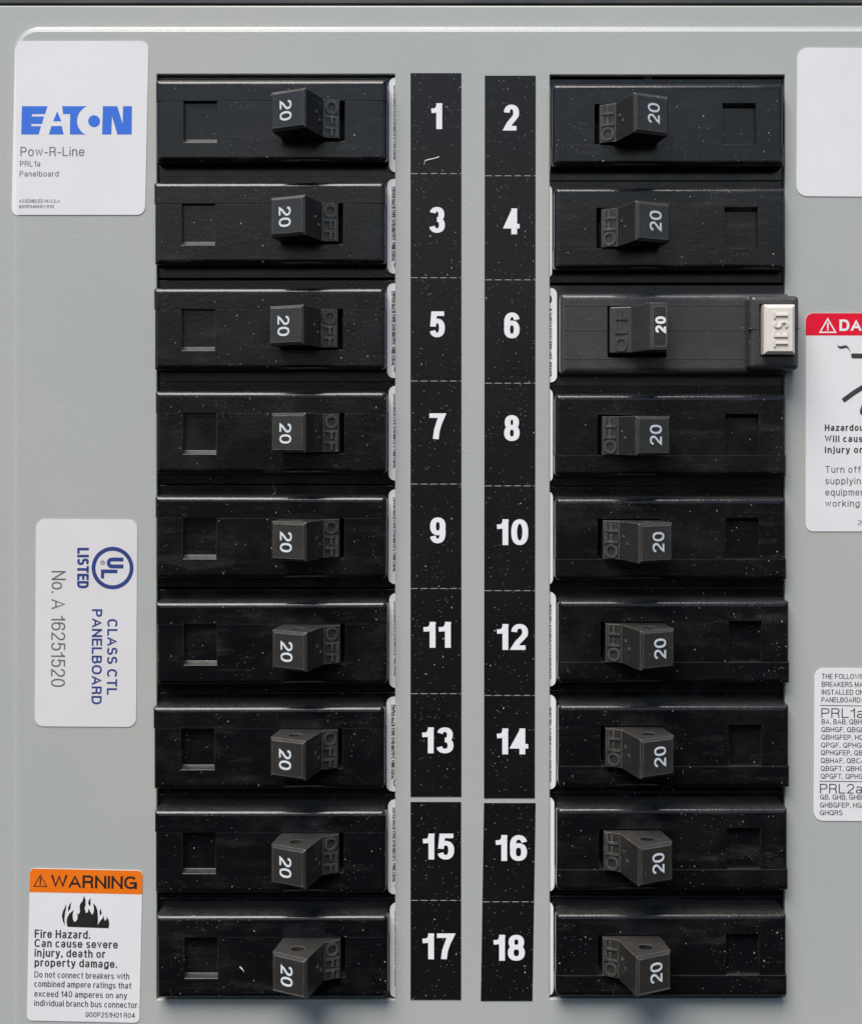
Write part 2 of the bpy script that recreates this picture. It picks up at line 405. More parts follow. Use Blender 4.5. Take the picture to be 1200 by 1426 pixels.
def text_mesh(s, h, weight=.13, xs=1.0, gap=.16, width=None, depth=0.0, ky=.9):
    """glyph ribbons, baseline at y=0, starting at x=0; returns verts (x,y,z), faces, total width"""
    def lay(xs_):
        x, out = 0.0, []
        for ch in s:
            if ch == ' ': x += .30 * xs_ + gap * xs_ * .5; continue
            w_, strokes = G[ch]
            out.append((x, w_, strokes, ch)); x += w_ * xs_ + weight + gap * xs_
        return out, x - gap * xs_
    items, tot = lay(xs)
    if width:
        for _ in range(4):
            xs *= 1 + (width / h - tot) / max(.2, tot - weight * len(s)) ; items, tot = lay(xs)
    V, F = [], []
    tops = .0
    for (x, w_, strokes, ch) in items:
        low = ch in 'gjpqy,Q'
        for si, st in enumerate(strokes):
            pts, closed = parse(st)
            pp = [(x + weight/2 + px_*xs, weight/2*ky + py_*(1-weight*ky)) for px_, py_ in pts]
            arcend = st.startswith('a:') or ('a:' in st.split()[-1])
            L_, R_ = ribbon(pp, closed, weight, 1, ky, not arcend or not closed and not st.startswith('a:') , (-.3 if low else 0, 1.0))
            z0 = .14 + .06*si
            b0 = len(V); n = len(L_)
            if n < 2: continue
            for q_, (a, c) in enumerate(zip(L_, R_)):       # each step a hair higher, so that a tight turn never lies on itself
                zz = z0 + depth + (.002*q_ if not closed else .001*abs(q_ - n/2)); V.append((a[0]*h, a[1]*h, zz)); V.append((c[0]*h, c[1]*h, zz))
            for i in range(n if closed else n-1):
                j = (i+1) % n
                F.append((b0+2*i, b0+2*i+1, b0+2*j+1, b0+2*j))
            if depth:
                e0 = len(V)
                for a, c in zip(L_, R_):
                    V.append((a[0]*h, a[1]*h, -.3)); V.append((c[0]*h, c[1]*h, -.3))
                for i in range(n if closed else n-1):
                    j = (i+1) % n
                    F.append((b0+2*i, b0+2*j, e0+2*j, e0+2*i)); F.append((b0+2*i+1, e0+2*i+1, e0+2*j+1, b0+2*j+1))
                if not closed:
                    F.append((b0, e0, e0+1, b0+1)); k = 2*(n-1); F.append((b0+k, b0+k+1, e0+k+1, e0+k))
    # make every top face look towards +z
    FF = []
    for f in F:
        p = [V[i] for i in f]
        a = (Vector(p[1])-Vector(p[0])).cross(Vector(p[2])-Vector(p[0])) + (Vector(p[2])-Vector(p[0])).cross(Vector(p[3])-Vector(p[0]))
        FF.append(tuple(reversed(f)) if a.z < -1e-9 else f)
    return V, FF, tot*h
def place(V, origin, ux, uy, uz=None):
    """map (u,v,w) -> local unit space"""
    ux, uy, o = Vector(ux).normalized(), Vector(uy).normalized(), Vector(origin)
    uz = ux.cross(uy)
    return [tuple(o + ux*v[0] + uy*v[1] + uz*v[2]) for v in V]
def lettering(name, s, mat, parent, origin, h, ux=(1,0,0), uy=(0,1,0), center=False, **kw):
    V, F, tot = text_mesh(s, h, **kw)
    if center: V = [(v[0]-tot/2, v[1]-h/2, v[2]) for v in V]
    return link_mesh(name, place(V, origin, ux, uy), F, mat, parent)

def poly_mesh(name, loops, mat, parent, z=.14, origin=(0,0,0), ux=(1,0,0), uy=(0,1,0)):
    """flat filled polygons (list of [outer, hole...] groups)"""
    V, F = [], []
    for grp in loops:
        vv = [Vector((p[0], p[1], 0)) for lp in grp for p in lp]
        tris = tessellate_polygon([[Vector((p[0], p[1], 0)) for p in lp] for lp in grp])
        b0 = len(V); V += [(v.x, v.y, z) for v in vv]
        for t in tris:
            a, b_, c = (vv[i] for i in t)
            t = tuple(t) if (b_-a).cross(c-a).z > 0 else tuple(reversed(t))
            F.append(tuple(b0+i for i in t))
    return link_mesh(name, place(V, origin, ux, uy), F, mat, parent)
def circle(cx, cy, r, n=32, rev=False):
    p = [(cx+r*math.cos(2*math.pi*i/n), cy+r*math.sin(2*math.pi*i/n)) for i in range(n)]
    return p[::-1] if rev else p
def round_rect(x0, x1, y0, y1, r, seg=6, rs=None):
    rs = rs or (r, r, r, r); P = []                        # corners: top right, top left, bottom left, bottom right
    for (cx, cy, a0, rr) in ((x1, y1, 0, rs[0]), (x0, y1, 90, rs[1]), (x0, y0, 180, rs[2]), (x1, y0, 270, rs[3])):
        if rr <= 0: P.append((cx, cy)); continue
        ex = cx-rr if cx == x1 else cx+rr; ey = cy-rr if cy == y1 else cy+rr
        P += [(ex+rr*math.cos(math.radians(a0+90*k/seg)), ey+rr*math.sin(math.radians(a0+90*k/seg))) for k in range(seg+1)]
    return P

# ---------------------------------------------------------------- structure: interior
def plain_box(name, x0, x1, y0, y1, z0, z1, mat):
    c = W((x0+x1)/2, (y0+y1)/2, (z0+z1)/2)
    hx, hy, hz = (x1-x0)/2, (y1-y0)/2, (z1-z0)/2
    return finish(box_bm(-hx, hx, -hy, hy, -hz, hz), name, mat, None, 30, c)
tag(plain_box('back_plate', -70, 1270, -40, 1500, -230, -215, M['dark']), kind='structure')
def enclosure():
    bm = bmesh.new()
    for args in ((-150, 1350, 5, 75, -230, -26), (-150, -90, -1560, 30, -230, -30)):
        t = box_bm(*args); me = bpy.data.meshes.new('t'); t.to_mesh(me); t.free(); bm.from_mesh(me); bpy.data.meshes.remove(me)
    return finish(bm, 'enclosure_rim', M['rim'], None, 30, W(0, 0, 0))
tag(enclosure(), kind='structure')

# ---------------------------------------------------------------- panel cover
HOLES = [(218.3, 550.0, 103.0, 1392.5), (765.5, 1092.6, 104.0, 1391.5)]
def step_profile():
    """formed step round the raised field of the cover: (distance outwards, height)"""
    A = 66; r1, r2, ln = 2.6, 8.5, 2.5
    a = math.radians(A)
    P = [(r1*math.sin(a*k/5), -r1*(1-math.cos(a*k/5))) for k in range(6)]
    d1, z1 = P[-1][0] + ln*math.cos(a), P[-1][1] - ln*math.sin(a); P.append((d1, z1))
    for k in range(1, 7): b_ = a*(1-k/6); P.append((d1 + r2*(math.sin(a)-math.sin(b_)), z1 - r2*(math.cos(b_)-math.cos(a))))
    return P
STEP = step_profile()
def step_z(d):
    if d <= 0: return 0.0
    for (d0, z0), (d1, z1) in zip(STEP, STEP[1:]):
        if d <= d1: return z0 + (z1-z0)*(d-d0)/max(1e-6, d1-d0)
    return STEP[-1][1]
def cover():
    V, F = [], []
    def loop_to(ringa, ringb, closed):
        n = len(ringa)
        for i in range(n if closed else n-1):
            j = (i+1) % n; F.append((ringa[i], ringa[j], ringb[j], ringb[i]))
    def add(pts, z): b0 = len(V); V.extend((x-600, 713-y, z) for x, y in pts); return list(range(b0, b0+len(pts)))
    XR, YB, R = 1275.0, 1510.0, 26.0
    X0, Y0 = 27.0, 44.0
    def edge(d):                                         # path of the step, offset outwards by d
        p = [(X0-d, YB), (X0-d, Y0+R)]
        p = [(X0-d, YB), (X0-d, 1000), (X0-d, 500)]
        p += [(X0+R-(R+d)*math.cos(math.radians(a)), Y0+R-(R+d)*math.sin(math.radians(a))) for a in range(0, 91, 6)]
        p += [(400, Y0-d), (800, Y0-d), (XR, Y0-d)]
        return p
    def fill(loops, z):
        flat = [p for lp in loops for p in lp]
        ids = add(flat, z)
        for t in tessellate_polygon([[Vector((p[0], -p[1], 0)) for p in lp] for lp in loops]):
            F.append(tuple(ids[i] for i in t))
    rh = 1.6
    def rr(h, o, r): return [(x, y) for x, y in round_rect(h[0]-o, h[1]+o, h[2]-o, h[3]+o, r+o, 4)]
    fill([edge(0) + [(XR, YB)]] + [rr(h, rh, 1.2) for h in HOLES], 0)
    prof = STEP
    rings = [add(edge(d), z) for d, z in prof]
    for a_, b_ in zip(rings, rings[1:]): loop_to(a_, b_, False)
    dE, zE = prof[-1]
    e = edge(dE)
    fill([e + [(XR, 7.0), (-70, 7.0), (-70, YB)]], zE)
    t = [add([(-70+0, YB), (-70, 7.0), (XR, 7.0)], zE)]
    for k in range(1, 5):
        a_ = math.radians(22.5*k); o = 3.0*math.sin(a_); t.append(add([(-70-o, YB), (-70-o, 7.0-o), (XR, 7.0-o)], zE-3.0*(1-math.cos(a_))))
    t.append(add([(-73, YB), (-73, 4), (XR, 4)], -75))
    for a_, b_ in zip(t, t[1:]): loop_to(a_, b_, False)
    for h in HOLES:
        rg = []
        for k in range(0, 4):
            a_ = math.radians(30*k); rg.append(add(rr(h, rh*(1-math.sin(a_)), 1.2), -rh*(1-math.cos(a_))))
        rg.append(add(rr(h, 0, 1.2), -8.0)); rg.append(add(rr(h, 40, 1.2), -8.0))
        for a_, b_ in zip(rg, rg[1:]): loop_to(a_, b_, True)
    me = bpy.data.meshes.new('panel_cover')
    bm = bmesh.new(); vs_ = [bm.verts.new(v) for v in V]
    for f in F:
        try: bm.faces.new([vs_[i] for i in f])
        except ValueError: pass
    bmesh.ops.remove_doubles(bm, verts=bm.verts, dist=1e-3)
    bmesh.ops.recalc_face_normals(bm, faces=bm.faces)
    # orient so the big face looks at the viewer
    big_f = max(bm.faces, key=lambda f: f.calc_area())
    if big_f.normal.z < 0: bmesh.ops.reverse_faces(bm, faces=bm.faces)
    return finish(bm, 'panel_cover', M['paint'], None, 40, W(600, 713, 0))
tag(cover(), 'grey painted steel panel cover with two tall openings full of breakers', 'panel cover')
for i, (x, w_) in enumerate(((377.0, 4.5), (904.5, 5.0))):
    bm = round_block(-w_, w_, -6, 8, -26, -2, 1.5, 2, 2)
    o = finish(bm, 'mounting_tab', M['zinc'], None, 40, W(x, 103.0, -12))
    tag(o, ['small pale metal tab at the top edge of the left opening', 'small pale metal tab at the top edge of the right opening'][i], 'metal tab', 'metal tabs at the top of the openings')

# ---------------------------------------------------------------- standard breaker
# local origin: centre of the raised face, z = 0 on the cover plane; drawn as in the left opening
ZF = 22.0
def slot_cut(): return box_bm(14.5, 101.0, -28.3, 27.3, -32, 60)
def recess_cut():
    bm = box_bm(-121, -76.5, -24.5, 40, ZF-8.0, 60)
    for v in bm.verts:
        if v.co.z > 50:
            if v.co.y < 0: v.co.y = -24.5 - 5.0*(60-ZF+8)/8.0     # the lower wall slopes out to the face
            if v.co.x > -100: v.co.x += 1.5*(60-ZF+8)/8.0
    return bm
def case_meshes():
    lo = boolean(round_block(-158.8, 158.8, -56.5, 56.5, -14, ZF, 5.8, 2.5, 6.5, 1.2),
                 [('INTERSECT', box_bm(-200, 200, -80, 27.2, -50, 80)), ('DIFFERENCE', slot_cut()),
                  ('DIFFERENCE', recess_cut())], .55, 2)
    base = boolean(box_bm(-176, 186, -71.0, 71.0, -110, -10),
                   [('DIFFERENCE', slot_cut())], .8, 2)
    bm = join_meshes([lo, base])
    up = boolean(round_block(-159.9, 159.3, -57, 57.0, -14, ZF+.7, 5.8, 2.5, 6.5, 1.2),
                 [('INTERSECT', box_bm(-200, 200, 27.6, 80, -50, 80))], .5, 2)
    return bm, up
def handle_bm():
    prof = [(7.2, 74), (56.0, 100), (73.6, 37), (94.5, 27.5), (94.5, -20), (18, -20), (16.5, 16)]
    y0, y1 = -26.0, 26.5
    bm = bmesh.new()
    a = [bm.verts.new((x, y0, z)) for x, z in prof]; b_ = [bm.verts.new((x, y1, z)) for x, z in prof]
    n = len(prof)
    front = None
    for i in range(n):
        f = bm.faces.new((a[i], b_[i], b_[(i+1) % n], a[(i+1) % n]))
        if i == 0: front = f
    bm.faces.new(a[::-1]); bm.faces.new(b_)
    bmesh.ops.recalc_face_normals(bm, faces=bm.faces)
    bmesh.ops.bevel(bm, geom=list(front.edges), offset=3.6, segments=1, affect='EDGES', profile=.5)
    bm.faces.ensure_lookup_table()
    return bm
def cylinder_bm(x, z, r, y0, y1, seg=24):
    bm = bmesh.new()
    a = [bm.verts.new((x+r*math.cos(2*math.pi*i/seg), y0, z+r*math.sin(2*math.pi*i/seg))) for i in range(seg)]
    b_ = [bm.verts.new((x+r*math.cos(2*math.pi*i/seg), y1, z+r*math.sin(2*math.pi*i/seg))) for i in range(seg)]
    for i in range(seg): bm.faces.new((a[i], b_[i], b_[(i+1) % seg], a[(i+1) % seg]))
    bm.faces.new(a[::-1]); bm.faces.new(b_)
    bmesh.ops.recalc_face_normals(bm, faces=bm.faces); return bm

FX = Vector((48.8, 0, 26)).normalized()          # along the tilted handle face, left to right
FN = Vector((-26, 0, 48.8)).normalized()
FC = Vector((31.6, 0.2, 87.0))                   # centre of that face
def printed_label(parent, kind='standard'):
    """rounded white label folded on the shoulder beside the raised face"""
    P = round_rect(161.8, 190, -66, 66, 0, 6, (0, 9, 9, 0))
    xs_ = [161.8, 163.5, 166, 170, 176, 190]
    def zc(x): return -3.4 + 1.6 * math.exp(-((x-161.5)/4.0))
    V, F = [], []
    ring = [(x, y) for x, y in P]
    # column strips following the curved shoulder
    def yext(x):
        r = 9.0; d = x-160.6
        return 66 - (r - math.sqrt(max(0, r*r-(r-d)**2)) if d < r else 0)
    cols = [160.6 + 9*(1-math.cos(math.radians(t))) for t in range(0, 91, 15)] + [175, 182, 190]
    for x in cols:
        e_ = yext(x); V.append((x, -e_, zc(x))); V.append((x, e_, zc(x)))
    for i in range(len(cols)-1): F.append((2*i, 2*i+2, 2*i+3, 2*i+1))
    n = len(V)
    V += [(v[0], v[1], v[2]-1.4) for v in V]
    for i in range(len(cols)-1):
        F.append((2*i, n+2*i, n+2*i+2, 2*i+2)); F.append((2*i+1, 2*i+3, n+2*i+3, n+2*i+1))
    F.append((0, 1, n+1, n))
    o = link_mesh('printed_label', V, F, M['white'], parent, 30)
    # print runs down the label, tops of the letters to the right
    s = 'LISTED HACR TYPE SWD 60/75\u00b0C WIRE CU/AL' if kind == 'standard' else None
    if s:
        lettering('label_lettering', s, M['ink_black'], o, (167.0, 55, -2.85), 4.8, (0, -1, 0), (1, 0, 0), weight=.19, gap=.12, width=104)
        poly_mesh('listing_mark', [[circle(177, 50, 7.0), circle(177, 50, 5.6, rev=True)], [circle(177, -54, 7.0), circle(177, -54, 5.6, rev=True)]], M['ink_dark'], o, 0, (0, 0, -2.8))
    else:
        lettering('label_lettering', 'LISTED', M['ink_dark'], o, (168.0, 57, -2.85), 6.0, (0, -1, 0), (1, 0, 0), weight=.2, gap=.12, width=20)
        lettering('label_lettering', '120V~ 60HZ CLASS A CURVE 1E', M['ink_black'], o, (167.5, 34, -2.85), 4.6, (0, -1, 0), (1, 0, 0), weight=.15, gap=.12, width=72)
        poly_mesh('listing_mark', [[circle(175, -50, 7.5), circle(175, -50, 5.2, rev=True)]], M['ink_black'], o, 0, (0, 0, -2.8))
    return o
def make_breaker():
    root = empty('circuit_breaker', W(379, 605, 0))
    lo, up = case_meshes()
    finish(lo, 'case', M['case'], root, 30)
    finish(up, 'case_half', M['case'], root, 30)
    hm = boolean(handle_bm(), [('DIFFERENCE', cylinder_bm(40, 60, 9.2, 8, 40)), ('DIFFERENCE', cylinder_bm(40, 60, 9.2, -40, -8))], .8, 2)
    h = finish(hm, 'handle', M['handle'], root, 30)
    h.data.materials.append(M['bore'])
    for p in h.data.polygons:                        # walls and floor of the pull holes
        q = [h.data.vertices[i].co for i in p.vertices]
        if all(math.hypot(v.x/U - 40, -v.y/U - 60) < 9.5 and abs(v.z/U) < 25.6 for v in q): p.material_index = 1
    # rating numerals: run downwards, tops towards the right
    o = FC + FN*.0
    lettering('rating_numerals', '20', M['ink_rating'], h, tuple(o - FX*3.2 - Vector((0, 1.0, 0))), 19, (0, -1, 0), tuple(FX), center=True, weight=.15, gap=.12, width=27, depth=.35)
    sl_ = Vector((20.2, 0, -9.5)).normalized()
    lettering('off_marking', 'OFF', M['handle'], h, (83.8, 0, 32.9), 17.5, (0, -1, 0), tuple(sl_), center=True, weight=.17, gap=.10, width=49, depth=1.5)
    # small moulded marks on the neck of the handle
    nb = bmesh.new()
    for (yy, t) in ((3, .62), (-6, .80)):
        p = Vector((56.0, 0, 100)).lerp(Vector((73.6, 0, 37)), t)
        t_ = box_bm(p.x-1, p.x+1.2, yy-1.6, yy+1.6, p.z-3.2, p.z+3.2); me = bpy.data.meshes.new('t'); t_.to_mesh(me); t_.free(); nb.from_mesh(me); bpy.data.meshes.remove(me)
    finish(nb, 'moulded_mark', M['handle'], h, 30)
    printed_label(root)
    return root
def s_true(px, c): return c + (px - c) * (DIST - ZF) / DIST
LEFT = [(377.0, 168.0), (374.5, 311.0), (374.3, 458.3), (376.4, 602.8), (376.2, 749.0), (377.3, 896.5), (373.5, 1042.5), (375.5, 1187.5), (378.2, 1333.5)]
RIGHT = [(931.0, 173.2), (933.6, 318.0), None, (934.8, 606.2), (935.0, 750.8), (939.2, 894.3), (939.2, 1039.5), (937.0, 1183.5), (935.6, 1331.0)]
proto = make_breaker()
ends = {1: 'top breaker of the left opening', 17: 'bottom breaker of the left opening', 2: 'top breaker of the right opening', 18: 'bottom breaker of the right opening'}
first = True
for side, rows in ((0, LEFT), (1, RIGHT)):
    for r, q in enumerate(rows):
        if q is None: continue
        o = proto if first else copy_tree(proto)
        first = False
        num = 2*r + 1 + side
        o.location = W(s_true(q[0], CX) + (1.0 if side == 0 else -1.0), s_true(q[1], CY), 0)
        o.rotation_euler = (random.uniform(-.003, .003), (math.pi if side else 0) + random.uniform(-.0022, .0022), random.uniform(-.003, .003))
        for ch in [x for x in bpy.data.objects if x.parent == o and x.name.startswith('handle')]:
            ch.rotation_euler = (0, 0, random.uniform(-.022, .022))
        sd = 'right' if side else 'left'
        od = ['top', 'second from top', 'third from top', 'fourth from top', 'middle', 'fourth from bottom', 'third from bottom', 'second from bottom', 'bottom'][r]
        lab = f'{od} black breaker of the {sd} opening, handle marked 20, beside white numeral {num}'
        tag(o, lab, 'circuit breaker', 'black circuit breakers stacked in the two openings')

# ---------------------------------------------------------------- breaker with test button (position 6)
def make_gfci():
    cx, cy = 936.0, 466.2
    root = empty('test_button_breaker', W(cx, cy, 0))
    X = lambda v: v - cx
    lo = boolean(round_block(X(778.5), X(1093), -55.5, 55.5, -14, 23, 7, 6, 3, 2.5),
                 [('DIFFERENCE', box_bm(X(843), X(924), -33, 38, -32, 60))], .6, 2)
    base = boolean(box_bm(X(750), X(1108), -70, 70, -110, -10), [('DIFFERENCE', box_bm(X(843), X(924), -33, 38, -32, 60))], .8, 2)
    hs = boolean(round_block(X(1034), X(1101.5), -50.5, 50.5, 1.5, 45, 7, 7, 6, 3.5),
                 [('DIFFERENCE', box_bm(X(1047), X(1094), -32.5, 38.5, 30, 80))], .6, 2)
    rib = bmesh.new()
    for args in ((X(784), X(1036), 38.6, 39.8, 22.0, 23.5), (X(784), X(843), 4.6, 5.6, 22.0, 23.5), (X(924), X(1036), 4.6, 5.6, 22.0, 23.5), (X(784), X(1036), -34.8, -33.6, 22.0, 23.5)):
        t = box_bm(*args); me = bpy.data.meshes.new('t'); t.to_mesh(me); t.free(); rib.from_mesh(me); bpy.data.meshes.remove(me)
    bm = join_meshes([lo, base])
    me = bpy.data.meshes.new('t'); rib.to_mesh(me); rib.free(); bm.from_mesh(me); bpy.data.meshes.remove(me)
    finish(bm, 'case', M['gfci'], root, 30)
    hm = bmesh.new(); hm.from_mesh(hs); bpy.data.meshes.remove(hs)
    for args in ((X(1032), X(1047), 5, 6, 40, 45.4), (X(1094), X(1101.8), 5, 6, 35, 45.4)):
        t = box_bm(*args); me = bpy.data.meshes.new('t'); t.to_mesh(me); t.free(); hm.from_mesh(me); bpy.data.meshes.remove(me)
    finish(hm, 'button_housing', M['gfci'], root, 30)
    # test button: chamfered cream block
    bt = box_bm(X(1050), X(1092.2), -30.5, 37.0, 32, 61)
    top = [f for f in bt.faces if f.normal.z > .9 or abs(f.calc_center_median().z-61) < .01]
    bmesh.ops.recalc_face_normals(bt, faces=bt.faces)
    bmesh.ops.bevel(bt, geom=list(top[0].edges), offset=4.2, segments=1, affect='EDGES')
    bo = bm_obj(bt); bv = bo.modifiers.new('v', 'BEVEL'); bv.width = .7; bv.segments = 2; bv.limit_method = 'ANGLE'
    me = evaluated(bo, 'm'); d = bo.data; bpy.data.objects.remove(bo); bpy.data.meshes.remove(d)
    b_ = finish(me, 'test_button', M['button'], root, 30)
    tag(b_, 'cream push button with raised TEST')
    lettering('test_lettering', 'TEST', M['button'], b_, (X(1072), 3.3, 61), 19, (0, 1, 0), (-1, 0, 0), center=True, weight=.125, gap=.34, width=47, depth=2.0)
    # handle
    prof = [(X(915), 93), (X(891), 96), (X(874), 36), (X(845.5), 27), (X(845.5), -20), (X(923), -20), (X(924), 16)]
    hb = bmesh.new(); y0, y1 = -27.0, 38.0
    y0, y1 = -27.5, 36.5
    a = [hb.verts.new((x, y0, z)) for x, z in prof]; c = [hb.verts.new((x, y1, z)) for x, z in prof]
    n = len(prof)
    for i in range(n): hb.faces.new((a[i], c[i], c[(i+1) % n], a[(i+1) % n]))
    hb.faces.new(a[::-1]); hb.faces.new(c); bmesh.ops.recalc_face_normals(hb, faces=hb.faces)
    ho = bm_obj(hb); bv = ho.modifiers.new('v', 'BEVEL'); bv.width = 2.0; bv.segments = 3; bv.limit_method = 'ANGLE'; bv.angle_limit = math.radians(35)
    me = evaluated(ho, 'm'); d = ho.data; bpy.data.objects.remove(ho); bpy.data.meshes.remove(d)
    h = finish(me, 'handle', M['gfci'], root, 30)
    ux = Vector((24, 0, -3)).normalized()
    pc = Vector((X(903.6), 4.6, 94.7))
    P = round_rect(-9.8, 9.8, -27, 27, 4)
    Pi = round_rect(-8.9, 8.9, -26.1, 26.1, 3.2)
    poly_mesh('number_plate', [[P]], M['handle'], h, .35, tuple(pc), tuple(ux), (0, 1, 0))
    poly_mesh('plate_rim', [[P, Pi[::-1]]], M['ink_grey'], h, .6, tuple(pc), tuple(ux), (0, 1, 0))
    lettering('rating_numerals', '20', M['ink_white'], h, tuple(pc + Vector((1.2, 2.0, .8))), 14.5, (0, 1, 0), tuple(-ux), center=True, weight=.24, gap=.16, width=22)
    sl_ = Vector((-28, 0, -9)).normalized()
    lettering('off_marking', 'OFF', M['gfci'], h, (X(861), 4, 32.0), 17, (0, 1, 0), tuple(sl_), center=True, weight=.20, gap=.2, width=58, depth=1.8)
    lb = printed_label(root, 'gfci')
    lb.rotation_euler = (0, math.pi, 0)
    lb.location = L2B((0.0, 0, 0))
    tag(root, 'charcoal breaker with a cream TEST button, beside numeral 6 in the right opening', 'circuit breaker')
    return root
make_gfci()

# ---------------------------------------------------------------- numeral strips
def strip(name_lab, x0, x1, ys, nums, dx, lean, nx):
    """ys: tile boundaries; lean: horizontal drift per unit height"""
    cx = (x0+x1)/2; ytop, ybot = ys[0], ys[-1]; yc = (ytop+ybot)/2
    root = empty('numeral_strip', W(cx, yc, 0))
    for i, n in enumerate(nums):
        a, c = ys[i], ys[i+1]
        def xx(y): return lean * (y - yc)
        V = []
        top, bot = yc-a, yc-c+.9
        hw = (x1-x0)/2
        P = [(-hw+xx(a), top), (hw+xx(a), top), (hw+xx(c), bot), (-hw+xx(c), bot)]
        V = [(p[0], p[1], .02) for p in P] + [(p[0], p[1], .8) for p in P]
        F = [(7, 6, 5, 4), (0, 1, 5, 4), (1, 2, 6, 5), (2, 3, 7, 6), (3, 0, 4, 7)]
        t = link_mesh('numeral_tile', V, F, M['strip'], root)
        yn, xn = nx[i]
        h = 36.0
        wd = 21.5 if n < 10 else 43.5
        if n == 1: wd = 15
        if n == 11: wd = 38
        lettering('numeral', str(n), M['ink_white'], t, (xn-cx, yc-yn, .8), h, center=True, weight=.224, gap=.14, width=wd, ky=.78)
        if i < len(nums)-1 or c < 1050 or (i == len(nums)-1 and False):
            if i == len(nums)-1: continue
            segs, x = [], -hw + xx(c) + 1.0
            while x < hw + xx(c):
                e_ = min(x+9.0, hw+xx(c)-.5)
                segs.append([[(x, bot-.9), (e_, bot-.9), (e_, bot+.1), (x, bot+.1)]]); x += 13.5
            poly_mesh('perforation', segs, M['perf'], t, .95)
    tag(root, name_lab, 'label strip', 'black numeral strips on the centre bar')
strip('long black strip with white odd numerals 1 to 13', 571.5, 642.2, [101.5, 242, 387, 531, 674.5, 820, 966.5, 1110.5], [1, 3, 5, 7, 9, 11, 13], 0, 0.0,
      [(161.5, 608), (306, 608.5), (451.5, 608.5), (593.5, 608.5), (738.5, 609.5), (884, 608.5), (1031, 609.5)])
strip('short black strip nearer the left breakers, white numerals 15 and 17', 571.5, 641.8, [1117, 1254.5, 1393.5], [15, 17], 0, 0.0, [(1179, 610.5), (1318, 610)])
strip('long black strip with white even numerals 2 to 14', 674.3, 745.0, [105.0, 245, 390, 534, 677, 823, 969, 1112.5], [2, 4, 6, 8, 10, 12, 14], 0, -0.0012,
      [(163.5, 712), (308, 712.5), (453, 712.5), (596, 712.5), (741, 713.5), (887, 713.5), (1032.5, 713.5)])
strip('short leaning black strip nearer the right breakers, white numerals 16 and 18', 671.5, 743.3, [1118.5, 1256.5, 1395], [16, 18], 0, -0.016, [(1181, 711.8), (1320, 708.8)])

# ---------------------------------------------------------------- stickers
def sticker(name, x0, x1, y0, y1, r, mat, rot=0.0, z=.9, bend=None):
    """thin rounded sheet; local origin at its centre; optional bend follows the step of the cover at the left edge"""
    w, h = (x1-x0)/2, (y1-y0)/2
    P = round_rect(-w, w, -h, h, r, 6)
    V = [(p[0], p[1], z) for p in P] + [(p[0], p[1], .02) for p in P]
    n = len(P); F = [tuple(range(n))] + [(i, n+i, n+(i+1) % n, (i+1) % n) for i in range(n)]
    o = link_mesh(name, V, F, mat, None, None, W((x0+x1)/2, (y0+y1)/2, 0))
    o.rotation_euler = (0, rot, 0); return o
def local(o_c, x, y): return (x-o_c[0], o_c[1]-y)

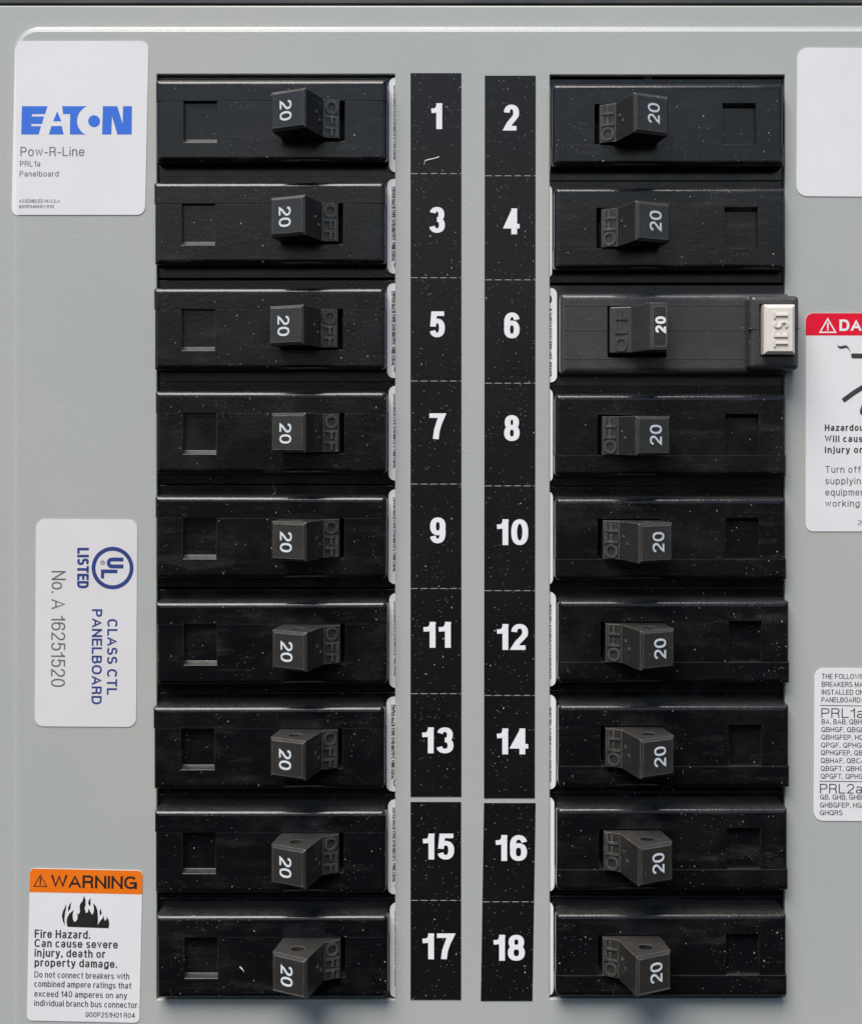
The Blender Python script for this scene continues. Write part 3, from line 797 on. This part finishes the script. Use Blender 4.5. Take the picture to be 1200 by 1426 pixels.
# product sticker (its left edge rides down the formed step of the cover)
def product_sticker():
    c = (110.3, 178.0); w, h = 94.3, 121.0
    def zc(x):                                      # follow the cover profile: flat right of the step, falling at its left
        d = 27.0 - (x + c[0])
        return .9 + step_z(d)
    P = round_rect(-w, w, -h, h, 11, 6)
    tilt = 0.022                                    # the sheet is slightly skewed: left edge leans
    cols = sorted(set([-w, -w+.4] + [-w+1+k for k in range(17)] + [0, w-11, w-8, w-5, w-3, w-1.2, w]))
    def ye(x):
        d = min(x+w, w-x); return h - (11 - math.sqrt(max(0, 121-(11-d)**2)) if d < 11 else 0)
    def sh(x, y): return x + tilt*y*.95
    V, F = [], []
    for x in cols:
        e_ = ye(x)
        for y in (-e_, e_):
            X_ = sh(x, y); V.append((X_, y, zc(X_)))
    # intermediate rows so that the fold line stays true
    V, F = [], []; rows = 9
    for x in cols:
        e_ = ye(x)
        for k in range(rows):
            y = -e_ + 2*e_*k/(rows-1); X_ = sh(x, y) ; V.append((X_, y, zc(X_)))
    for i in range(len(cols)-1):
        for k in range(rows-1): F.append((i*rows+k, (i+1)*rows+k, (i+1)*rows+k+1, i*rows+k+1))
    n = len(V); V += [(v[0], v[1], v[2]-.85) for v in V]
    bd = [i*rows for i in range(len(cols))] + [(len(cols)-1)*rows+k for k in range(1, rows)] + [i*rows+rows-1 for i in range(len(cols)-2, -1, -1)] + [k for k in range(rows-2, 0, -1)]
    for a, b_ in zip(bd, bd[1:]+bd[:1]): F.append((a, n+a, n+b_, b_))
    o = link_mesh('product_sticker', V, F, M['white'], None, 40, W(c[0], c[1], 0))
    tag(o, 'tall white sticker with blue logo at the top left of the cover', 'sticker')
    L = lambda x, y: (x-c[0], c[1]-y)
    # blue block logo
    def G_(*pts): return [L(x, y) for x, y in pts]
    y0, y1 = 147.6, 187.0
    E_ = G_((30.8,y0),(66.5,y0),(63,158.5),(45,158.7),(44.6,162),(61.5,162),(58.8,172.3),(44,172.3),(43.8,175.5),(57.5,175.5),(54,y1),(29.8,y1))
    A1 = G_((80,154.6),(85.8,168.6),(74.3,168.6)); A2 = G_((71.8,175.3),(86.3,175.3),(89,y1),(68.3,y1))
    arc = []
    for k in range(0, 13):
        a = math.radians(118 + (242-118)*k/12); arc.append((133+25*math.cos(a)-.5, 168-25*math.sin(a)*.92))
    arc = [(x, y) for x, y in arc]
    T_ = G_((86.8,y0),(125,y0), *[(x, min(max(y, y0), y1)) for x, y in arc], (97.5,y1),(98,158.5),(88,158.5))
    N_ = G_((143.5,y0),(163.5,y0),(171,172),(171.5,y0),(184,y0),(183.6,y1),(163.5,y1),(156.2,161.5),(155.3,y1),(142.3,y1))
    poly_mesh('blue_logo', [[E_], [A1], [A2], [T_], [N_], [[L(131.3+8.3*math.cos(t*math.pi/14), 168.6-8.3*math.sin(t*math.pi/14)) for t in range(28)]]], M['ink_blue'], o, 1.04)
    for s, x, yb, hh, wd, wt in (('Pow-R-Line', 28.8, 217.2, 12.8, 89, .10), ('PRL1a', 28.0, 231.6, 7.8, 28.5, .11), ('Panelboard', 27.5, 245.6, 7.8, 54.5, .11),
                            ('ASSEMBLED IN U.S.A.', 27.0, 282, 4.6, 58, .13), ('900P046H01 R10', 26.8, 289.8, 4.6, 48.5, .13)):
        p = L(x, yb); lettering('text_line', s, M['ink_grey'], o, (p[0], p[1], .9), hh, weight=wt*1.2, gap=.17, width=wd)
product_sticker()

# QR sticker, code left out
o = sticker('plain_sticker', 1109, 1262, 66.5, 273.5, 15, M['white'], math.radians(.4))
tag(o, 'blank white rounded sticker at the top right, cut by the picture edge', 'sticker')

# listing sticker with turned print
c = (120.0, 867.5)
o = sticker('listing_sticker', 49.5, 190.5, 723.5, 1012, 12, M['silver'], math.radians(.35))
tag(o, 'pearl white sticker with blue ring mark and print turned sideways, left of the breakers', 'sticker')
def L(x, y, z=.9): return (x-c[0], c[1]-y, z)
DN, RT = (0, -1, 0), (1, 0, 0)
ring = [L(156.5, 790.5)[:2]]
rc = ring[0]
poly_mesh('ring_mark', [[[(rc[0]+29.2*math.cos(t*math.pi/32), rc[1]+29.6*math.sin(t*math.pi/32)) for t in range(64)], [(rc[0]+23.8*math.cos(t*math.pi/32), rc[1]+24*math.sin(t*math.pi/32)) for t in range(64)][::-1]]], M['ink_navy'], o, 1.04)
lettering('ring_letter', 'U', M['ink_navy'], o, L(148.5, 775.8), 23, DN, RT, weight=.24, gap=.1, width=15.2)
lettering('ring_letter', 'L', M['ink_navy'], o, L(140.3, 792.6), 23, DN, RT, weight=.22, gap=.1, width=12.5)
rg = L(142.7, 783.3)
poly_mesh('registered_mark', [[[(rg[0]+3.2*math.cos(t*math.pi/10), rg[1]+3.2*math.sin(t*math.pi/10)) for t in range(20)], [(rg[0]+2.5*math.cos(t*math.pi/10), rg[1]+2.5*math.sin(t*math.pi/10)) for t in range(20)][::-1]]], M['ink_navy'], o, 1.04)
lettering('registered_mark', 'R', M['ink_navy'], o, L(140.9, 781.7), 3.6, DN, RT, weight=.15)
lettering('text_line', 'LISTED', M['ink_navy'], o, L(107.3, 762.5), 16.2, DN, RT, weight=.225, gap=.12, width=56.5)
lettering('text_line', 'CLASS CTL', M['ink_navy'], o, L(149.6, 861.5), 14.2, DN, RT, weight=.19, gap=.16, width=105.5)
lettering('text_line', 'PANELBOARD', M['ink_navy'], o, L(128.3, 848), 14.2, DN, RT, weight=.19, gap=.16, width=132.5)
lettering('text_line', 'No. A 16251520', M['ink_grey'], o, L(71.8, 795), 19.5, DN, RT, weight=.11, gap=.15, width=161.5)

# warning sticker
c = (118.0, 1317.0)
o = sticker('warning_sticker', 39.8, 196.5, 1211, 1423, 7, M['white'], math.radians(1.2))
tag(o, 'white and orange WARNING sticker with black flames at the lower left', 'sticker')
def Lw(x, y):                                   # panel position -> local of the rotated sticker
    dx, dy = x-c[0]-.15, c[1]-y
    a = math.radians(1.2); return (dx*math.cos(a)-dy*math.sin(a), dx*math.sin(a)+dy*math.cos(a))
hw = 78.35
band = round_rect(-hw, hw, 106-33.0, 106, 7, 6, (7, 7, 0, 0))
poly_mesh('orange_band', [[band]], M['orange'], o, 1.04)
def tri_outline(cx, cy, s, t, hgt=.9):
    A = [(cx, cy+s*hgt/2), (cx-s/2, cy-s*hgt/2), (cx+s/2, cy-s*hgt/2)]
    g = [(cx, cy+s*hgt/2-t*2.0), (cx-s/2+t*1.75, cy-s*hgt/2+t), (cx+s/2-t*1.75, cy-s*hgt/2+t)]
    return [A, g[::-1]]
tc = Lw(56.6, 1226)
poly_mesh('alert_triangle', [tri_outline(tc[0], tc[1], 19.5, 1.1)], M['ink_black'], o, 1.25)
lettering('alert_mark', '!', M['ink_black'], o, (tc[0]-.9, tc[1]-6.2, 1.15), 10.5, weight=.17)
p = Lw(71.3, 1235.6); lettering('text_line', 'WARNING', M['ink_black'], o, (p[0], p[1], 1.15), 17.6, weight=.175, gap=.10, width=119.5)
def px_(zx, zy): return Lw(30+zx/6.0, 1190+zy/6.0)
flame = [(385,605),(378,570),(382,530),(400,495),(440,462),(428,500),(430,535),(440,562),(455,560),(468,540),(470,510),(462,488),(478,500),(490,478),(486,440),(490,415),(510,390),(524,345),(536,378),(537,420),(528,450),(540,490),(556,480),(560,450),(580,485),(592,505),(604,480),(606,450),(600,405),(622,430),(636,470),(640,520),(640,565),(636,592),(655,560),(680,530),(688,508),(690,535),(700,555),(712,540),(710,515),(728,545),(735,580),(728,617)]
f1 = [(368,598),(348,560),(338,515),(345,480),(362,445),(373,412),(374,450),(366,485),(360,530),(362,570)]
f2 = [(392,480),(390,445),(400,420),(420,398),(412,425),(410,450),(400,468)]
f3 = [(570,435),(558,410),(562,385),(580,360),(576,390),(580,410)]
f4 = [(660,512),(653,490),(655,470),(664,448),(666,470),(673,488)]
poly_mesh('flame_symbol', [[[px_(*q) for q in f]] for f in (flame, f1, f2, f3, f4)], M['ink_black'], o, 1.04)
for s, x, y, hh, wd, wt in (('Fire Hazard.', 48.4, 1306.0, 11.6, 77.5, .15), ('Can cause severe', 48.2, 1318.8, 11.2, 116, .15), ('injury, death or', 48.3, 1332.2, 11.2, 98.5, .15), ('property damage.', 48.3, 1345.8, 11.2, 115, .15)):
    p = Lw(x, y); lettering('text_line', s, M['ink_dark'], o, (p[0], p[1], .9), hh, weight=wt*1.2, gap=.17, width=wd)
for s, x, y, hh, wd in (('Do not connect breakers with', 48.2, 1361.3, 8.6, 132), ('combined ampere ratings that', 48.0, 1374.2, 8.6, 135), ('exceed 140 amperes on any', 48.0, 1388.0, 8.6, 129), ('individual branch bus connector.', 48.0, 1401.0, 8.6, 145.5), ('900P251H01 R04', 119.3, 1416.5, 7.2, 69)):
    p = Lw(x, y); lettering('text_line', s, M['ink_dark'], o, (p[0], p[1], .9), hh, weight=.14, gap=.15, width=wd)

# danger sticker (runs out of the picture on the right)
c = (1202.0, 588.0)
o = sticker('danger_sticker', 1121.5, 1282.5, 436, 740, 10, M['white'], math.radians(0))
tag(o, 'white DANGER sticker with red header at the right edge beside the test button', 'sticker')
poly_mesh('red_band', [[round_rect(-80.5, 80.5, 152-31, 152, 10, 6, (10, 10, 0, 0))]], M['red'], o, 1.04)
poly_mesh('alert_triangle', [tri_outline(1152-c[0], c[1]-452.8, 25, 1.9, .86)], M['ink_white'], o, 1.2)
lettering('alert_mark', '!', M['ink_white'], o, (1151-c[0], c[1]-460.2, 1.1), 11, weight=.2)
lettering('text_line', 'DANGER', M['ink_white'], o, (1168.2-c[0], c[1]-460.8, 1.1), 16.0, weight=.225, gap=.12, width=92)
for s, y, hh, wd, wt in (('Hazardous voltage.', 600, 9.2, 112, .17), ('Will cause severe', 615.5, 9.2, 106, .17), ('injury or death.', 630.8, 9.2, 97, .17)):
    lettering('text_line', s, M['ink_dark'], o, (1148-c[0], c[1]-y, .9), hh, weight=wt*1.2, gap=.22, width=wd)
for s, y, wd in (('Turn off all power', 658.2, 108), ('supplying this', 674.2, 84), ('equipment before', 690, 104), ('working inside.', 705.6, 92)):
    lettering('text_line', s, M['ink_grey'], o, (1148.6-c[0], c[1]-y, .9), 9.4, weight=.14, gap=.2, width=wd)
lettering('text_line', '26', M['ink_grey'], o, (1194.0-c[0], c[1]-731, .9), 7.0, weight=.12, gap=.15, width=9)
def line_pts(pts, w):
    L_, R_ = ribbon(pts, False, w, 1, 1, True); return L_ + R_[::-1]
Ld = lambda x, y: (x-c[0], c[1]-y)
sq = [Ld(*q) for q in ((1165.5,481.5),(1169,484),(1174,483.2),(1178,482.4),(1181,485),(1183.6,490.5))]
w_ = [2.0,3.6,4.2,3.6,2.8,.8]
bolt = [(x, y+a/2) for (x, y), a in zip(sq, w_)] + [(x, y-a/2) for (x, y), a in list(zip(sq, w_))[::-1]]
arm = [Ld(*q) for q in ((1185,492),(1200,492.2),(1222,492.5),(1222,499.5),(1186,499),(1184.5,496))]
limb = line_pts([Ld(1176, 556), Ld(1189,546.5), Ld(1214, 531)], 6.8)
body = [Ld(*q) for q in ((1201,560),(1196.5,572),(1197.5,577),(1215,579),(1226,556),(1222,530),(1214,531),(1206,545))]
head = [Ld(1216+8*math.cos(t*math.pi/10), 514-8*math.sin(t*math.pi/10)) for t in range(20)]
poly_mesh('shock_symbol', [[bolt], [arm], [limb], [body], [head]], M['ink_dark'], o, 1.04)

# list sticker
c = (1210.0, 1037.5)
o = sticker('breaker_list_sticker', 1133.0, 1287, 931, 1143.5, 13, M['white'], math.radians(.35))
tag(o, 'white sticker listing breaker types in small capitals at the lower right edge', 'sticker')
for s, x, y, hh, wd, wt in (('THE FOLLOWING', 1143.0, 946.0, 7.2, 67, .12), ('BREAKERS MAY BE', 1143.0, 957.0, 7.2, 76, .12), ('INSTALLED ON THIS', 1143.0, 968.0, 7.2, 79, .12), ('PANELBOARD:', 1142.8, 978.6, 7.2, 56, .12),
    ('PRL1a', 1142.8, 1000.2, 13.4, 59, .095), ('BA, BAB, QBH, QBHW', 1143.3, 1009.0, 7.0, 86, .12), ('QBHGF, QBGF,', 1142.8, 1020.0, 7.0, 62, .12), ('QBHGFEP, HQP,', 1142.8, 1030.6, 7.0, 67, .12), ('QPGF, QPHGF,', 1142.6, 1041.6, 7.0, 64, .12),
    ('QPHGFEP, QBAF,', 1142.4, 1052.2, 7.0, 72, .12), ('QBHAF, QBCAF,', 1142.4, 1063.2, 7.0, 69, .12), ('QBGFT, QBHGFT,', 1142.4, 1074.2, 7.0, 73, .12), ('QPGFT, QPHGFT', 1142.2, 1085.0, 7.0, 70, .12),
    ('PRL2a', 1141.5, 1105.5, 13.4, 59, .095), ('GB, GHB, GHBS,', 1141.8, 1114.0, 7.0, 66, .12), ('GHBGFEP, HGHB,', 1141.6, 1125.2, 7.0, 72, .12), ('GHQRS', 1141.6, 1135.8, 7.0, 31.5, .12)):
    lettering('text_line', s, M['ink_dark'], o, (x-c[0], c[1]-y, .9), hh, weight=wt*1.2, gap=.15, width=wd)
for y in (983.0, 1088.5):
    poly_mesh('rule_line', [[[(1140.6-c[0], c[1]-y-.5), (1280-c[0], c[1]-y-.5-1), (1280-c[0], c[1]-y+.5-1), (1140.6-c[0], c[1]-y+.5)]]], M['ink_dark'], o, 1.04)

# ---------------------------------------------------------------- loose bits
def wisp(name, pts, r, mat, lab, cat):
    V, F = [], []; n = 6
    for i, (x, y, z) in enumerate(pts):
        for k in range(n):
            a = 2*math.pi*k/n; V.append((x - pts[0][0] + r*.4*math.cos(a), -(y - pts[0][1]) + r*math.sin(a), z - pts[0][2] + r*math.cos(a)*.8))
    for i in range(len(pts)-1):
        for k in range(n): F.append((i*n+k, i*n+(k+1) % n, (i+1)*n+(k+1) % n, (i+1)*n+k))
    F.append(tuple(range(n))[::-1]); F.append(tuple((len(pts)-1)*n+k for k in range(n)))
    o = link_mesh(name, V, F, mat, None, 60, W(*pts[0])); return tag(o, lab, cat)
wisp('debris_thread', [(590.5, 229.0, 1.6), (591.5, 223.8, 1.8), (598, 222, 1.8), (605, 220.5, 1.7), (611, 218.5, 1.5)], .8, M['fleck'], 'tiny pale bent thread lying on the black strip below numeral 1', 'thread')
wisp('paint_chip', [(337.5, 1338.5, 23.2), (340.5, 1340.5, 23.6), (343.0, 1344.5, 23.2)], 1.5, M['fleck'], 'tiny white paint chip on the face of the bottom left breaker', 'paint chip')
wisp('fibre', [(380.5, 675, 4), (383.5, 681, 8), (384.5, 686, 9), (381, 688.5, 8)], .45, M['fibre'], 'fine tan fibre curled between the breakers beside numerals 7 and 9', 'fibre')
